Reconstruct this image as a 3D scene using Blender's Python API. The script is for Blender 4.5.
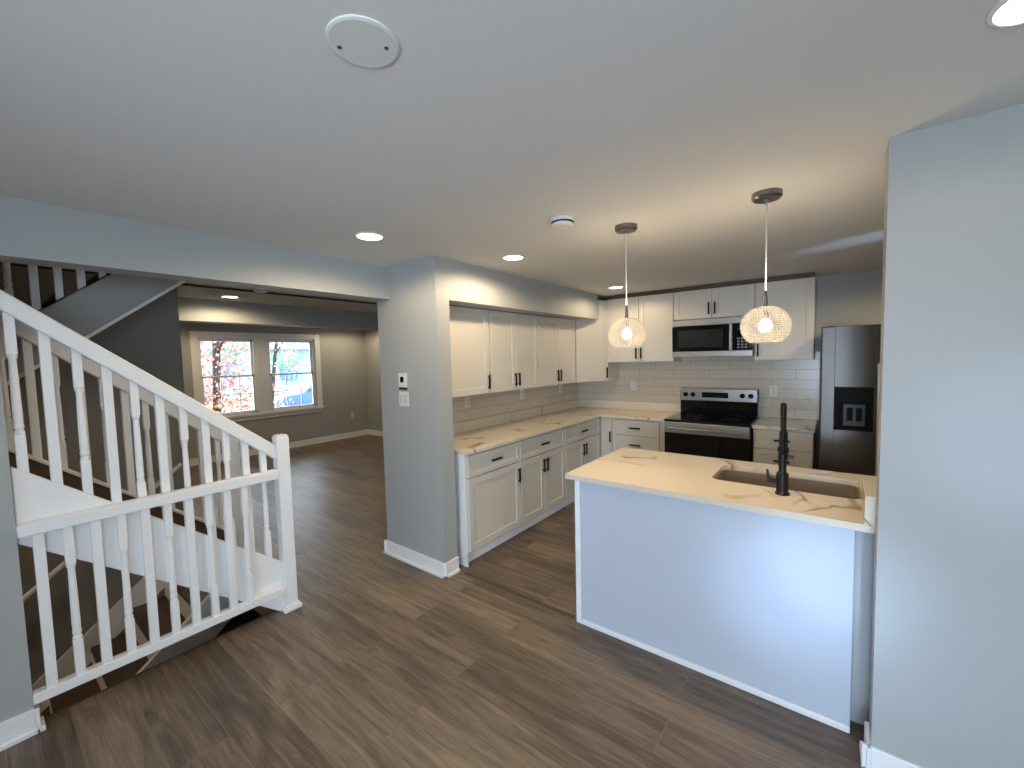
import bpy, bmesh, math, random
from mathutils import Vector, Matrix
random.seed(7)
for o in list(bpy.data.objects): bpy.data.objects.remove(o)
SC = bpy.context.scene
COL = SC.collection

# ------------------------------------------------------------------ camera
F_PX, YAW, PITCH, ROLL, CAM_H = 419.91, 37.6054, -3.5487, -1.3992, 1.613
y_, p_, r_ = (math.radians(a) for a in (YAW, PITCH, ROLL))
fw = Vector((-math.sin(y_)*math.cos(p_), math.cos(y_)*math.cos(p_), math.sin(p_)))
rt = Vector((math.cos(y_), math.sin(y_), 0)); up = rt.cross(fw)
cr = math.cos(r_)*rt + math.sin(r_)*up; cu = -math.sin(r_)*rt + math.cos(r_)*up
cd = bpy.data.cameras.new('camera'); cam = bpy.data.objects.new('camera', cd); COL.objects.link(cam)
cam.matrix_world = Matrix(((cr.x, cu.x, -fw.x, 0), (cr.y, cu.y, -fw.y, 0), (cr.z, cu.z, -fw.z, CAM_H), (0, 0, 0, 1)))
cd.sensor_width = 36; cd.sensor_fit = 'HORIZONTAL'; cd.lens = F_PX/1024*36; cd.clip_start = .02; cd.clip_end = 300
SC.camera = cam
# ------------------------------------------------------------------ view, sky, daylight
SC.view_settings.view_transform = 'Standard'; SC.view_settings.look = 'None'
SC.view_settings.exposure = 0.97; SC.view_settings.gamma = 1; SC.view_settings.use_curve_mapping = False
SKY_STRENGTH = 5.8
W = bpy.data.worlds.new('sky'); SC.world = W; W.use_nodes = True
bg = W.node_tree.nodes['Background']; bg.inputs[0].default_value = (.70, .85, 1.0, 1); bg.inputs[1].default_value = SKY_STRENGTH
WARM = (1.0, .78, .50)
P_DOWN, P_DOWN_K, P_DOWN_L, P_PEND = 3.2, 4.3, 5.2, 1.2
def light(name, kind, loc, power, color, rot=(0, 0, 0), **kw):
    d = bpy.data.lights.new(name, kind); d.energy = power; d.color = color
    for k, v in kw.items(): setattr(d, k, v)
    o = bpy.data.objects.new(name, d); COL.objects.link(o); o.location = loc; o.rotation_euler = rot
    return o
def aim(o, target):
    o.rotation_euler = (Vector(target)-o.location).to_track_quat('-Z', 'Y').to_euler()
def portal(loc, target, sx, sy):
    o = light('daylight_portal', 'AREA', loc, 1, (1, 1, 1), shape='RECTANGLE', size=sx, size_y=sy)
    o.data.cycles.is_portal = True; aim(o, target)
portal((.1, -2.36, 1.03), (.1, 0, 1.03), 1.8, 2.05)
portal((1.86, -.95, 1.5), (0, -.95, 1.5), 1.6, 1.3)
portal((1.86, 2.8, 1.8), (0, 2.8, 1.8), .4, .64)
portal((-8.18, 3.29, 1.41), (0, 3.29, 1.41), 2.0, 1.4)
# blue spots added outside door and kitchen window, standing in for bounced sunlight
BOUNCE_SPOTS = [((.80, -3.2, 1.1), (.00, 2.18, .70), 7, 210, .06), ((.80, -3.2, 1.1), (-.18, 2.18, .54), 8, 200, .08), ((.75, -3.2, 1.1), (-.05, 2.18, .42), 9, 90, .1),
        ((.2, -3.4, 1.2), (-.5, 2.18, .4), 40, 150, .2), ((-.45, -3.2, 1.0), (.52, 2.0, 1.32), 8, 130, .06), ((-.3, -3.2, 1.0), (.18, 2.0, .56), 9, 55, .08),
        ((.0, -3.3, 1.0), (.42, 2.0, .75), 24, 70, .15), ((2.5, 2.45, 1.35), (.12, 3.7, 2.345), 8, 150, .05)]
for loc, tgt, ang, pw, sz_ in BOUNCE_SPOTS:
    aim(light('added_bounce_spot', 'SPOT', loc, pw, (.46, .67, 1.0), spot_size=math.radians(ang), spot_blend=.9, shadow_soft_size=sz_), tgt)

# ------------------------------------------------------------------ materials
def new_mat(name):
    m = bpy.data.materials.new(name); m.use_nodes = True
    nt = m.node_tree; return m, nt, nt.nodes['Principled BSDF'], nt.nodes, nt.links
def lin(c): return tuple((v/12.92 if v <= .04045 else ((v+.055)/1.055)**2.4) for v in (x/255 for x in c))
def plain(name, rgb, rough=.5, metal=0, bump=0, bscale=60, spec=.5, var=0):
    m, nt, b, N, L = new_mat(name)
    c = (*lin(rgb), 1)
    b.inputs['Base Color'].default_value = c; b.inputs['Roughness'].default_value = rough
    b.inputs['Metallic'].default_value = metal; b.inputs['Specular IOR Level'].default_value = spec
    if bump or var:
        tc = N.new('ShaderNodeTexCoord'); nz = N.new('ShaderNodeTexNoise'); nz.inputs['Scale'].default_value = bscale; nz.inputs['Detail'].default_value = 4
        L.new(tc.outputs['Object'], nz.inputs['Vector'])
        if bump:
            bp = N.new('ShaderNodeBump'); bp.inputs['Strength'].default_value = bump; bp.inputs['Distance'].default_value = .01
            L.new(nz.outputs['Fac'], bp.inputs['Height']); L.new(bp.outputs[0], b.inputs['Normal'])
        if var:
            mx = N.new('ShaderNodeMix'); mx.data_type = 'RGBA'; mx.inputs[6].default_value = c
            mx.inputs[7].default_value = (*[v*(1-var) for v in c[:3]], 1); L.new(nz.outputs['Fac'], mx.inputs[0]); L.new(mx.outputs[2], b.inputs['Base Color'])
    return m
def emit(name, rgb, strength):
    m, nt, b, N, L = new_mat(name)
    b.inputs['Base Color'].default_value = (*rgb, 1); b.inputs['Emission Color'].default_value = (*rgb, 1); b.inputs['Emission Strength'].default_value = strength
    return m
M = {}
M['wall'] = plain('grey_wall_paint', (174, 176, 175), .55, bump=.03, bscale=220)
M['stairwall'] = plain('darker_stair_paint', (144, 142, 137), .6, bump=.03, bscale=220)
M['ceiling'] = plain('ceiling_paint', (220, 219, 216), .8, bump=.03, bscale=160)
M['white'] = plain('white_trim_paint', (245, 245, 246), .35, bump=.01, bscale=90)
M['cab'] = plain('white_cabinet_paint', (216, 211, 201), .38)
M['panel'] = plain('semi_gloss_white_panel', (196, 203, 216), .32, bump=.015, bscale=14)
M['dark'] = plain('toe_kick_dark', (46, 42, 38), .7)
M['black'] = plain('matte_black_metal', (12, 12, 14), .42, spec=.35)
M['blackplastic'] = plain('black_plastic', (10, 10, 11), .6, spec=.2)
M['blackglass'] = plain('black_glass', (6, 6, 7), .06)
M['steel'] = plain('brushed_stainless', (176, 174, 170), .30, metal=1)
M['fridge'] = plain('dark_brushed_stainless', (88, 83, 78), .33, metal=1)
_n = M['fridge'].node_tree; _b = _n.nodes['Principled BSDF']; _b.inputs['Anisotropic'].default_value = .9; _b.inputs['Anisotropic Rotation'].default_value = .25
_t = _n.nodes.new('ShaderNodeTangent'); _t.direction_type = 'RADIAL'; _t.axis = 'Z'; _n.links.new(_t.outputs[0], _b.inputs['Tangent'])
M['sink'] = plain('sink_steel', (172, 160, 144), .45, metal=.7)
M['nickel'] = plain('brushed_nickel', (128, 126, 124), .32, metal=1)
M['plastic'] = plain('white_plastic', (228, 228, 226), .4)
M['lens'] = emit('lamp_lens', (1.0, .93, .80), 4)
M['bulb'] = emit('glowing_bulb', (1.0, .86, .62), 7)
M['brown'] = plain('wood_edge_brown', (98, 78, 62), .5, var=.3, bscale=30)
M['concrete'] = plain('basement_floor', (92, 84, 76), .8, bump=.1)
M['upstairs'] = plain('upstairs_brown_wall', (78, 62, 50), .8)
M['bark'] = plain('tree_bark', (48, 38, 33), .9, bump=.6, bscale=30)
M['grass'] = plain('lawn', (150, 150, 110), .95, bump=.4, bscale=12, var=.4)
M['asphalt'] = plain('street', (120, 128, 146), .9, bump=.2, bscale=30)
M['carpaint'] = plain('blue_car_paint', (50, 84, 150), .25)
M['housewall'] = plain('pale_siding', (120, 150, 196), .7)
M['roof'] = plain('grey_shingles', (96, 100, 112), .9)
M['tyre'] = plain('rubber', (28, 28, 30), .8)

def m_floor():
    m, nt, b, N, L = new_mat('vinyl_oak_planks')
    tc = N.new('ShaderNodeTexCoord'); mp = N.new('ShaderNodeMapping'); L.new(tc.outputs['Object'], mp.inputs[0])
    br = N.new('ShaderNodeTexBrick'); br.offset = .37; br.offset_frequency = 2
    br.inputs['Color1'].default_value = (0, 0, 0, 1); br.inputs['Color2'].default_value = (1, 1, 1, 1); br.inputs['Mortar'].default_value = (.5, .5, .5, 1)
    br.inputs['Scale'].default_value = 1; br.inputs['Mortar Size'].default_value = .002; br.inputs['Brick Width'].default_value = 1.5; br.inputs['Row Height'].default_value = .2
    L.new(mp.outputs[0], br.inputs['Vector'])
    # shift the grain plank by plank
    sc = N.new('ShaderNodeVectorMath'); sc.operation = 'MULTIPLY'; sc.inputs[1].default_value = (7.3, 3.1, 0); L.new(br.outputs['Color'], sc.inputs[0])
    ad = N.new('ShaderNodeVectorMath'); ad.operation = 'ADD'; L.new(mp.outputs[0], ad.inputs[0]); L.new(sc.outputs[0], ad.inputs[1])
    st = N.new('ShaderNodeVectorMath'); st.operation = 'MULTIPLY'; st.inputs[1].default_value = (1.1, 13, 1); L.new(ad.outputs[0], st.inputs[0])
    g = N.new('ShaderNodeTexNoise'); g.inputs['Scale'].default_value = 1.6; g.inputs['Detail'].default_value = 7; g.inputs['Roughness'].default_value = .62; g.inputs['Distortion'].default_value = .9
    L.new(st.outputs[0], g.inputs['Vector'])
    st2 = N.new('ShaderNodeVectorMath'); st2.operation = 'MULTIPLY'; st2.inputs[1].default_value = (5, 95, 1); L.new(ad.outputs[0], st2.inputs[0])
    g2 = N.new('ShaderNodeTexNoise'); g2.inputs['Scale'].default_value = 1.5; g2.inputs['Detail'].default_value = 3; L.new(st2.outputs[0], g2.inputs['Vector'])
    a1 = N.new('ShaderNodeMath'); a1.operation = 'MULTIPLY_ADD'; a1.inputs[1].default_value = .42; L.new(g2.outputs['Fac'], a1.inputs[0]); L.new(g.outputs['Fac'], a1.inputs[2])
    a2 = N.new('ShaderNodeMath'); a2.operation = 'MULTIPLY_ADD'; a2.inputs[1].default_value = .24; L.new(br.outputs['Color'], a2.inputs[0]); L.new(a1.outputs[0], a2.inputs[2])
    cr_ = N.new('ShaderNodeValToRGB'); e = cr_.color_ramp.elements
    e[0].position = .40; e[0].color = (*lin((60, 50, 42)), 1); e[1].position = 1.0; e[1].color = (*lin((150, 131, 110)), 1)
    k = e.new(.66); k.color = (*lin((100, 86, 73)), 1)
    sc2 = N.new('ShaderNodeMath'); sc2.operation = 'MULTIPLY'; sc2.inputs[1].default_value = .90; L.new(a2.outputs[0], sc2.inputs[0]); L.new(sc2.outputs[0], cr_.inputs[0])
    mx = N.new('ShaderNodeMix'); mx.data_type = 'RGBA'; L.new(br.outputs['Fac'], mx.inputs[0]); L.new(cr_.outputs[0], mx.inputs[6]); mx.inputs[7].default_value = (*lin((126, 111, 94)), 1)
    L.new(mx.outputs[2], b.inputs['Base Color']); b.inputs['Roughness'].default_value = .42
    bp = N.new('ShaderNodeBump'); bp.inputs['Strength'].default_value = .12; bp.inputs['Distance'].default_value = .004; L.new(a1.outputs[0], bp.inputs['Height']); L.new(bp.outputs[0], b.inputs['Normal'])
    return m
M['floor'] = m_floor()
def veins(N, L, vec, scale, width):
    nz = N.new('ShaderNodeTexNoise'); nz.inputs['Scale'].default_value = scale; nz.inputs['Detail'].default_value = 3; nz.inputs['Distortion'].default_value = 1.0
    L.new(vec, nz.inputs['Vector'])
    s = N.new('ShaderNodeMath'); s.operation = 'SUBTRACT'; s.inputs[1].default_value = .5; L.new(nz.outputs['Fac'], s.inputs[0])
    a = N.new('ShaderNodeMath'); a.operation = 'ABSOLUTE'; L.new(s.outputs[0], a.inputs[0])
    mr = N.new('ShaderNodeMapRange'); mr.inputs[1].default_value = 0; mr.inputs[2].default_value = width; mr.inputs[3].default_value = 1; mr.inputs[4].default_value = 0; L.new(a.outputs[0], mr.inputs[0])
    gate = N.new('ShaderNodeTexNoise'); gate.inputs['Scale'].default_value = scale*1.7; L.new(vec, gate.inputs['Vector'])
    gr = N.new('ShaderNodeMapRange'); gr.inputs[1].default_value = .47; gr.inputs[2].default_value = .62; L.new(gate.outputs['Fac'], gr.inputs[0])
    ml = N.new('ShaderNodeMath'); ml.operation = 'MULTIPLY'; L.new(mr.outputs[0], ml.inputs[0]); L.new(gr.outputs[0], ml.inputs[1])
    return ml.outputs[0]
def m_quartz():
    m, nt, b, N, L = new_mat('veined_white_quartz')
    tc = N.new('ShaderNodeTexCoord'); v = veins(N, L, tc.outputs['Object'], 1.5, .022)
    mx = N.new('ShaderNodeMix'); mx.data_type = 'RGBA'; mx.inputs[6].default_value = (*lin((224, 213, 194)), 1); mx.inputs[7].default_value = (*lin((150, 128, 100)), 1)
    L.new(v, mx.inputs[0]); L.new(mx.outputs[2], b.inputs['Base Color']); b.inputs['Roughness'].default_value = .16
    return m
M['quartz'] = m_quartz()
def m_tile(axis):
    m, nt, b, N, L = new_mat('long_backsplash_tiles')
    tc = N.new('ShaderNodeTexCoord'); sp = N.new('ShaderNodeSeparateXYZ'); L.new(tc.outputs['Object'], sp.inputs[0])
    cb = N.new('ShaderNodeCombineXYZ'); L.new(sp.outputs['X' if axis == 'x' else 'Y'], cb.inputs[0]); L.new(sp.outputs['Z'], cb.inputs[1])
    mp = N.new('ShaderNodeMapping'); mp.inputs['Location'].default_value = (.11, -.915, 0); L.new(cb.outputs[0], mp.inputs[0])
    br = N.new('ShaderNodeTexBrick'); br.offset = .5; br.inputs['Scale'].default_value = 1; br.inputs['Brick Width'].default_value = .41; br.inputs['Row Height'].default_value = .102; br.inputs['Mortar Size'].default_value = .0028
    br.inputs['Color1'].default_value = (*lin((204, 195, 180)), 1); br.inputs['Color2'].default_value = (*lin((211, 202, 187)), 1); br.inputs['Mortar'].default_value = (*lin((172, 166, 156)), 1)
    L.new(mp.outputs[0], br.inputs['Vector'])
    v = veins(N, L, tc.outputs['Object'], 2.1, .01); sv = N.new('ShaderNodeMath'); sv.operation = 'MULTIPLY'; sv.inputs[1].default_value = .22; L.new(v, sv.inputs[0])
    mx = N.new('ShaderNodeMix'); mx.data_type = 'RGBA'; mx.inputs[7].default_value = (*lin((140, 126, 108)), 1); L.new(sv.outputs[0], mx.inputs[0]); L.new(br.outputs['Color'], mx.inputs[6])
    L.new(mx.outputs[2], b.inputs['Base Color']); b.inputs['Roughness'].default_value = .22
    bp = N.new('ShaderNodeBump'); bp.invert = True; bp.inputs['Strength'].default_value = .4; bp.inputs['Distance'].default_value = .003; L.new(br.outputs['Fac'], bp.inputs['Height']); L.new(bp.outputs[0], b.inputs['Normal'])
    return m
M['tile_x'], M['tile_y'] = m_tile('x'), m_tile('y')
def m_glass(name, tint=(1, 1, 1), refl=.06):
    m, nt, b, N, L = new_mat(name); N.remove(b)
    t = N.new('ShaderNodeBsdfTransparent'); t.inputs[0].default_value = (*tint, 1); g = N.new('ShaderNodeBsdfGlossy'); g.inputs['Roughness'].default_value = .03
    lw = N.new('ShaderNodeFresnel'); lw.inputs[0].default_value = 1.45; mx = N.new('ShaderNodeMixShader')
    L.new(lw.outputs[0], mx.inputs[0]); L.new(t.outputs[0], mx.inputs[1]); L.new(g.outputs[0], mx.inputs[2]); L.new(mx.outputs[0], N['Material Output'].inputs[0])
    return m
M['pane'] = m_glass('window_glass')
M['shade_glass'] = m_glass('clear_lamp_glass', (.97, .96, .95))
def m_bead():
    m, nt, b, N, L = new_mat('crystal_beads'); N.remove(b)
    tl = N.new('ShaderNodeBsdfTranslucent'); tl.inputs[0].default_value = (.93, .88, .80, 1); df = N.new('ShaderNodeBsdfDiffuse'); df.inputs[0].default_value = (.9, .87, .82, 1)
    tr = N.new('ShaderNodeBsdfTransparent'); gl = N.new('ShaderNodeBsdfGlossy'); gl.inputs['Roughness'].default_value = .1
    a = N.new('ShaderNodeMixShader'); a.inputs[0].default_value = .35; L.new(tl.outputs[0], a.inputs[1]); L.new(df.outputs[0], a.inputs[2])
    c = N.new('ShaderNodeMixShader'); c.inputs[0].default_value = .3; L.new(a.outputs[0], c.inputs[1]); L.new(tr.outputs[0], c.inputs[2])
    d = N.new('ShaderNodeMixShader'); d.inputs[0].default_value = .07; L.new(c.outputs[0], d.inputs[1]); L.new(gl.outputs[0], d.inputs[2]); L.new(d.outputs[0], N['Material Output'].inputs[0])
    return m
M['bead'] = m_bead()
def m_leaf(name, cols):
    m, nt, b, N, L = new_mat(name)
    g = N.new('ShaderNodeNewGeometry'); cr_ = N.new('ShaderNodeValToRGB'); cr_.color_ramp.interpolation = 'CONSTANT'
    e = cr_.color_ramp.elements; e[0].color = (*lin(cols[0]), 1); e[1].position = 1/len(cols); e[1].color = (*lin(cols[1]), 1)
    for i, c in enumerate(cols[2:]): k = e.new((i+2)/len(cols)); k.color = (*lin(c), 1)
    L.new(g.outputs['Random Per Island'], cr_.inputs[0]); L.new(cr_.outputs[0], b.inputs['Base Color']); b.inputs['Roughness'].default_value = .8
    b.inputs['Transmission Weight'].default_value = 0
    return m
M['leaf_red'] = m_leaf('autumn_red_leaves', [(190, 104, 100), (196, 140, 112), (190, 146, 92), (150, 60, 66), (214, 196, 186), (112, 84, 78)])
M['leaf_pink'] = m_leaf('autumn_pale_leaves', [(200, 146, 140), (170, 130, 116), (140, 118, 130), (200, 174, 128), (160, 86, 78)])
M['leaf_green'] = m_leaf('green_leaves', [(112, 150, 62), (84, 130, 54), (160, 178, 96), (190, 160, 108)])

# ------------------------------------------------------------------ mesh helpers
class MB:
    def __init__(s): s.bm = bmesh.new()
    def box(s, x0, x1, y0, y1, z0, z1, bev=0, M4=None):
        r = bmesh.ops.create_cube(s.bm, size=1); vs = r['verts']
        for v in vs: v.co = Vector(((x0+x1)/2+v.co.x*(x1-x0), (y0+y1)/2+v.co.y*(y1-y0), (z0+z1)/2+v.co.z*(z1-z0)))
        if bev:
            es = list({e for v in vs for e in v.link_edges})
            rb = bmesh.ops.bevel(s.bm, geom=es, offset=bev, segments=2, profile=.5, affect='EDGES', clamp_overlap=True)
            vs = list({v for f in rb['faces'] for v in f.verts} | {v for v in vs if v.is_valid})
        if M4 is not None:
            for v in vs: v.co = M4 @ v.co
        return s
    def prism(s, pts, ax, a, b, bev=0):
        """polygon pts in the plane normal to axis ax, swept from a to b"""
        def P(p, t): return {'x': (t, p[0], p[1]), 'y': (p[0], t, p[1]), 'z': (p[0], p[1], t)}[ax]
        A = [s.bm.verts.new(P(p, a)) for p in pts]; B = [s.bm.verts.new(P(p, b)) for p in pts]
        n = len(pts); fs = [s.bm.faces.new(A), s.bm.faces.new(B[::-1])]
        for i in range(n): fs.append(s.bm.faces.new((A[i], B[i], B[(i+1) % n], A[(i+1) % n])))
        bmesh.ops.recalc_face_normals(s.bm, faces=fs)
        if bev: bmesh.ops.bevel(s.bm, geom=list({e for f in fs for e in f.edges}), offset=bev, segments=2, profile=.5, affect='EDGES', clamp_overlap=True)
        return s
    def lathe(s, prof, c, n=24, axis='z', close=False):
        rings = []
        for r, h in prof:
            ring = []
            for i in range(n):
                a = 2*math.pi*i/n; q = (r*math.cos(a), r*math.sin(a))
                ring.append(s.bm.verts.new({'z': (c[0]+q[0], c[1]+q[1], c[2]+h), 'y': (c[0]+q[0], c[1]+h, c[2]+q[1]), 'x': (c[0]+h, c[1]+q[0], c[2]+q[1])}[axis]))
            rings.append(ring)
        fs = []
        for A, B in zip(rings, rings[1:]):
            for i in range(n): fs.append(s.bm.faces.new((A[i], A[(i+1) % n], B[(i+1) % n], B[i])))
        if not close:
            for R_ in (rings[0], rings[-1]): fs.append(s.bm.faces.new(R_))
        bmesh.ops.recalc_face_normals(s.bm, faces=fs)
        return s
    def tube(s, pts, r, n=8, caps=True):
        pts = [Vector(p) for p in pts]; rings = []; prev = None
        for i, p in enumerate(pts):
            t = (pts[min(i+1, len(pts)-1)]-pts[max(i-1, 0)]).normalized()
            if prev is None: u = t.orthogonal().normalized()
            else: u = (prev-t*prev.dot(t)).normalized()
            prev = u; w = t.cross(u); rr = r[i] if isinstance(r, (list, tuple)) else r
            rings.append([s.bm.verts.new(p+rr*(math.cos(2*math.pi*k/n)*u+math.sin(2*math.pi*k/n)*w)) for k in range(n)])
        fs = []
        for A, B in zip(rings, rings[1:]):
            for k in range(n): fs.append(s.bm.faces.new((A[k], A[(k+1) % n], B[(k+1) % n], B[k])))
        if caps: fs += [s.bm.faces.new(rings[0]), s.bm.faces.new(rings[-1])]
        bmesh.ops.recalc_face_normals(s.bm, faces=fs)
        return s
    def build(s, name, mat, parent=None, loc=None, smooth=False):
        """vertices are in world coordinates; the object's origin goes to loc (or its parent's origin)"""
        org = Vector(loc) if loc is not None else (wloc(parent) if parent else Vector((0, 0, 0)))
        for v in s.bm.verts: v.co -= org
        me = bpy.data.meshes.new(name); s.bm.to_mesh(me); s.bm.free(); me.materials.append(mat)
        if smooth:
            for p in me.polygons: p.use_smooth = True
        o = bpy.data.objects.new(name, me); COL.objects.link(o)
        if parent: o.parent = parent; o.location = org-wloc(parent)
        else: o.location = org
        return o
def wloc(o):
    v = Vector((0, 0, 0))
    while o: v += o.location; o = o.parent
    return v
def tag(o, label, cat, group=None):
    o['label'] = label; o['category'] = cat
    if group: o['group'] = group
    return o
def thing(name, label, cat, loc, group=None):
    o = bpy.data.objects.new(name, None); COL.objects.link(o); o.location = loc; o.empty_display_size = .1
    return tag(o, label, cat, group)
def struct(name, mb, mat, parent=None):
    o = mb.build(name, mat, parent)
    if not parent: o['kind'] = 'structure'
    return o
def copy_tree(o, parent=None):
    c = o.copy(); COL.objects.link(c)
    if parent: c.parent = parent
    for ch in list(o.children): copy_tree(ch, c)
    return c

# ------------------------------------------------------------------ room shell
H = 2.345
XK, YB = -2.84, 5.19            # kitchen left wall, kitchen back wall
XW, YL = -8.2, 5.37             # living room window wall, living room far side wall
XS0, XS1 = -2.87, -4.6          # stairwell
YS = 1.19                       # stairwell end
RX, RY = 1.9, -2.4              # unseen right wall and rear wall
ZB = 2.106                      # beam underside
fl = MB(); fl.box(XS0, RX, RY, YS, -.2, 0); fl.box(XW, RX, YS, YL, -.2, 0); fl.box(XW, XS1-.12, RY, YS, -.2, 0)
struct('floor', fl, M['floor'])
struct('trim_floor_edge', MB().box(XS0-.02, XS0, .09, YS, -.2, -.002), M['brown'])
cl = MB(); cl.box(XS0, RX, RY, 1.0, H, H+.25); cl.box(XW, RX, 1.0, YL, H, H+.25); cl.box(XW, XS1-.12, RY, 1.0, H, H+.25)
struct('ceiling', cl, M['ceiling'])
struct('wall_back', MB().box(XK, RX, YB, YB+.12, 0, H), M['wall'])
struct('wall_partition', MB().box(-2.955, XK, 2.07, YL, 0, H).box(XK, -2.26, 2.07, 2.2, 0, H), M['wall'])
struct('soffit_over_cabinets', MB().box(XK, -2.26, 2.2, 4.66, 2.05, H), M['wall'])
struct('beam_over_stairs', MB().box(-2.955, -2.785, RY, 2.07, ZB, H), M['wall'])
struct('wall_left', MB().box(-2.9, -2.80, RY, .09, 0, ZB), M['wall'])
struct('wall_right', MB().box(.136, RX, 2.007, 2.13, 0, H), M['wall'])
# kitchen window wall on the right (out of frame) and rear wall with the glass door (behind the camera)
wr = MB(); wr.box(RX, RX+.12, RY, -1.75, 0, H); wr.box(RX, RX+.12, -.15, 2.6, 0, H); wr.box(RX, RX+.12, -1.75, -.15, 0, .85); wr.box(RX, RX+.12, -1.75, -.15, 2.15, H); wr.box(RX, RX+.12, 3.0, YB, 0, H); wr.box(RX, RX+.12, 2.6, 3.0, 0, 1.48); wr.box(RX, RX+.12, 2.6, 3.0, 2.12, H)
struct('wall_kitchen_right', wr, M['wall'])
we = MB(); we.box(-2.9, -.8, RY-.12, RY, 0, H); we.box(1.0, RX, RY-.12, RY, 0, H); we.box(-.8, 1.0, RY-.12, RY, 2.06, H)
struct('wall_rear', we, M['wall'])
dr = MB()
for x in (-.8, .07, .94): dr.box(x, x+.06, RY-.09, RY-.03, 0, 2.06)
dr.box(-.8, 1.0, RY-.09, RY-.03, 0, .06); dr.box(-.8, 1.0, RY-.09, RY-.03, 2.0, 2.06)
d1 = struct('door_1', dr, M['white'])
MB().box(-.74, .94, RY-.065, RY-.058, .06, 2.0).build('pane', M['pane'], d1)
kw = MB()
for y in (2.6, 2.95): kw.box(RX+.03, RX+.09, y, y+.05, 1.48, 2.12)
kw.box(RX+.03, RX+.09, 2.6, 3.0, 1.48, 1.53); kw.box(RX+.03, RX+.09, 2.6, 3.0, 2.07, 2.12)
w3 = struct('window_3', kw, M['white'])
MB().box(RX+.055, RX+.062, 2.65, 2.95, 1.53, 2.07).build('pane', M['pane'], w3)
kw = MB()
for y in (-1.75, -.975, -.2): kw.box(RX+.03, RX+.09, y, y+.05, .85, 2.15)
kw.box(RX+.03, RX+.09, -1.75, -.15, .85, .90); kw.box(RX+.03, RX+.09, -1.75, -.15, 2.10, 2.15)
w4 = struct('added_window', kw, M['white'])  # unseen window added to bring daylight onto the beam and railing
MB().box(RX+.055, RX+.062, -1.7, -.2, .9, 2.1).build('pane', M['pane'], w4)
struct('trim_threshold', MB().box(-2.19, -1.232, 2.190, 2.214, 0, .005, .002), M['brown'])
# living room
WY0, WY1, WZ0, WZ1 = 2.32, 4.25, .74, 2.07
ww = MB(); ww.box(XW-.15, XW, RY, WY0, 0, H); ww.box(XW-.15, XW, WY1, YL, 0, H); ww.box(XW-.15, XW, WY0, WY1, 0, WZ0); ww.box(XW-.15, XW, WY0, WY1, WZ1, H)
struct('wall_living_window', ww, M['wall'])
struct('wall_living_right', MB().box(XW, -2.955, YL, YL+.12, 0, H), M['wall'])
struct('wall_living_left', MB().box(XW, XS1-.12, RY-.12, RY, 0, H), M['wall'])
struct('beam_living', MB().box(-5.78, -5.55, .3, YL, 2.10, H), M['wall'])
# stairwell enclosure: core wall, basement and the dim upper storey
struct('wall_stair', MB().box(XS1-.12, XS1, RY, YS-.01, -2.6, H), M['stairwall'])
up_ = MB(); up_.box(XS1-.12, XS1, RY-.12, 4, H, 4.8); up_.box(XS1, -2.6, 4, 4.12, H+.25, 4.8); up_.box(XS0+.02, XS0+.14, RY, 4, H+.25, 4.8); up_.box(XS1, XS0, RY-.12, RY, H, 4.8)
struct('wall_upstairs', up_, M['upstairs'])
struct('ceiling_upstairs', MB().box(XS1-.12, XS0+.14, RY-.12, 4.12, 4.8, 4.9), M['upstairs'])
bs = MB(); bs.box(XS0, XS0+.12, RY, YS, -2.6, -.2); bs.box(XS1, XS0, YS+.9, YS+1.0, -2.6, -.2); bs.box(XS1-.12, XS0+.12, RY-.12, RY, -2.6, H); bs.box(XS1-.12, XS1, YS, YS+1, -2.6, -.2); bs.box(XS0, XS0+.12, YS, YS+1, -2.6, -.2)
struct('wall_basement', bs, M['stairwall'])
struct('floor_basement', MB().box(XS1-.12, XS0+.12, RY-.12, YS+1, -2.7, -2.6), M['concrete'])

def added_bulb(label, x, y, z, power):  # unseen lamps added to lift the dark basement and upper storey
    t = thing('added_ceiling_bulb', label, 'ceiling light', (x, y, z))
    MB().lathe([(.07, 0), (.07, -.02), (.03, -.03), (.03, -.05)], (x, y, z), 24).build('base', M['plastic'], t)
    MB().lathe([(.02, -.05), (.045, -.09), (.045, -.11), (.02, -.15)], (x, y, z), 16).build('bulb', M['lens'], t, smooth=True)
    light('added_bulb_glow', 'POINT', (x, y, z-.2), power, WARM, shadow_soft_size=.05)
added_bulb('unseen bulb added under the stair landing to brighten the basement flight', -4.0, -1.6, 1.14, 13)
added_bulb('unseen bulb added over the upper stairs', -4.0, 1.8, 4.8, 18)
# baseboards
def baseboard(name, segs):
    m = MB()
    for x0, x1, y0, y1, nx, ny in segs:   # a board on the wall line, growing towards (nx, ny)
        t, t2 = .015, .028
        a = lambda q: (min(x0, x1, x0+nx*q, x1+nx*q), max(x0, x1, x0+nx*q, x1+nx*q), min(y0, y1, y0+ny*q, y1+ny*q), max(y0, y1, y0+ny*q, y1+ny*q))
        m.box(*a(t), .02, .112, .003); m.box(*a(t2), 0, .022, .004)
    return struct(name, m, M['white'])
baseboard('baseboard_partition', [(-2.985, -2.232, 2.07, 2.07, 0, -1), (-2.26, -2.26, 2.042, 2.2, 1, 0), (-2.955, -2.955, 2.042, YL, -1, 0)])
baseboard('baseboard_right', [(.108, RX, 2.007, 2.007, 0, -1), (.136, .136, 1.979, 2.13, -1, 0)])
baseboard('baseboard_left', [(-2.80, -2.80, RY, .105, 1, 0), (-2.868, -2.772, .09, .09, 0, 1)])
baseboard('baseboard_living_window', [(XW, XW, RY, YL, 1, 0)])
baseboard('baseboard_living_right', [(XW, -2.955, YL, YL, 0, -1)])
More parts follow.
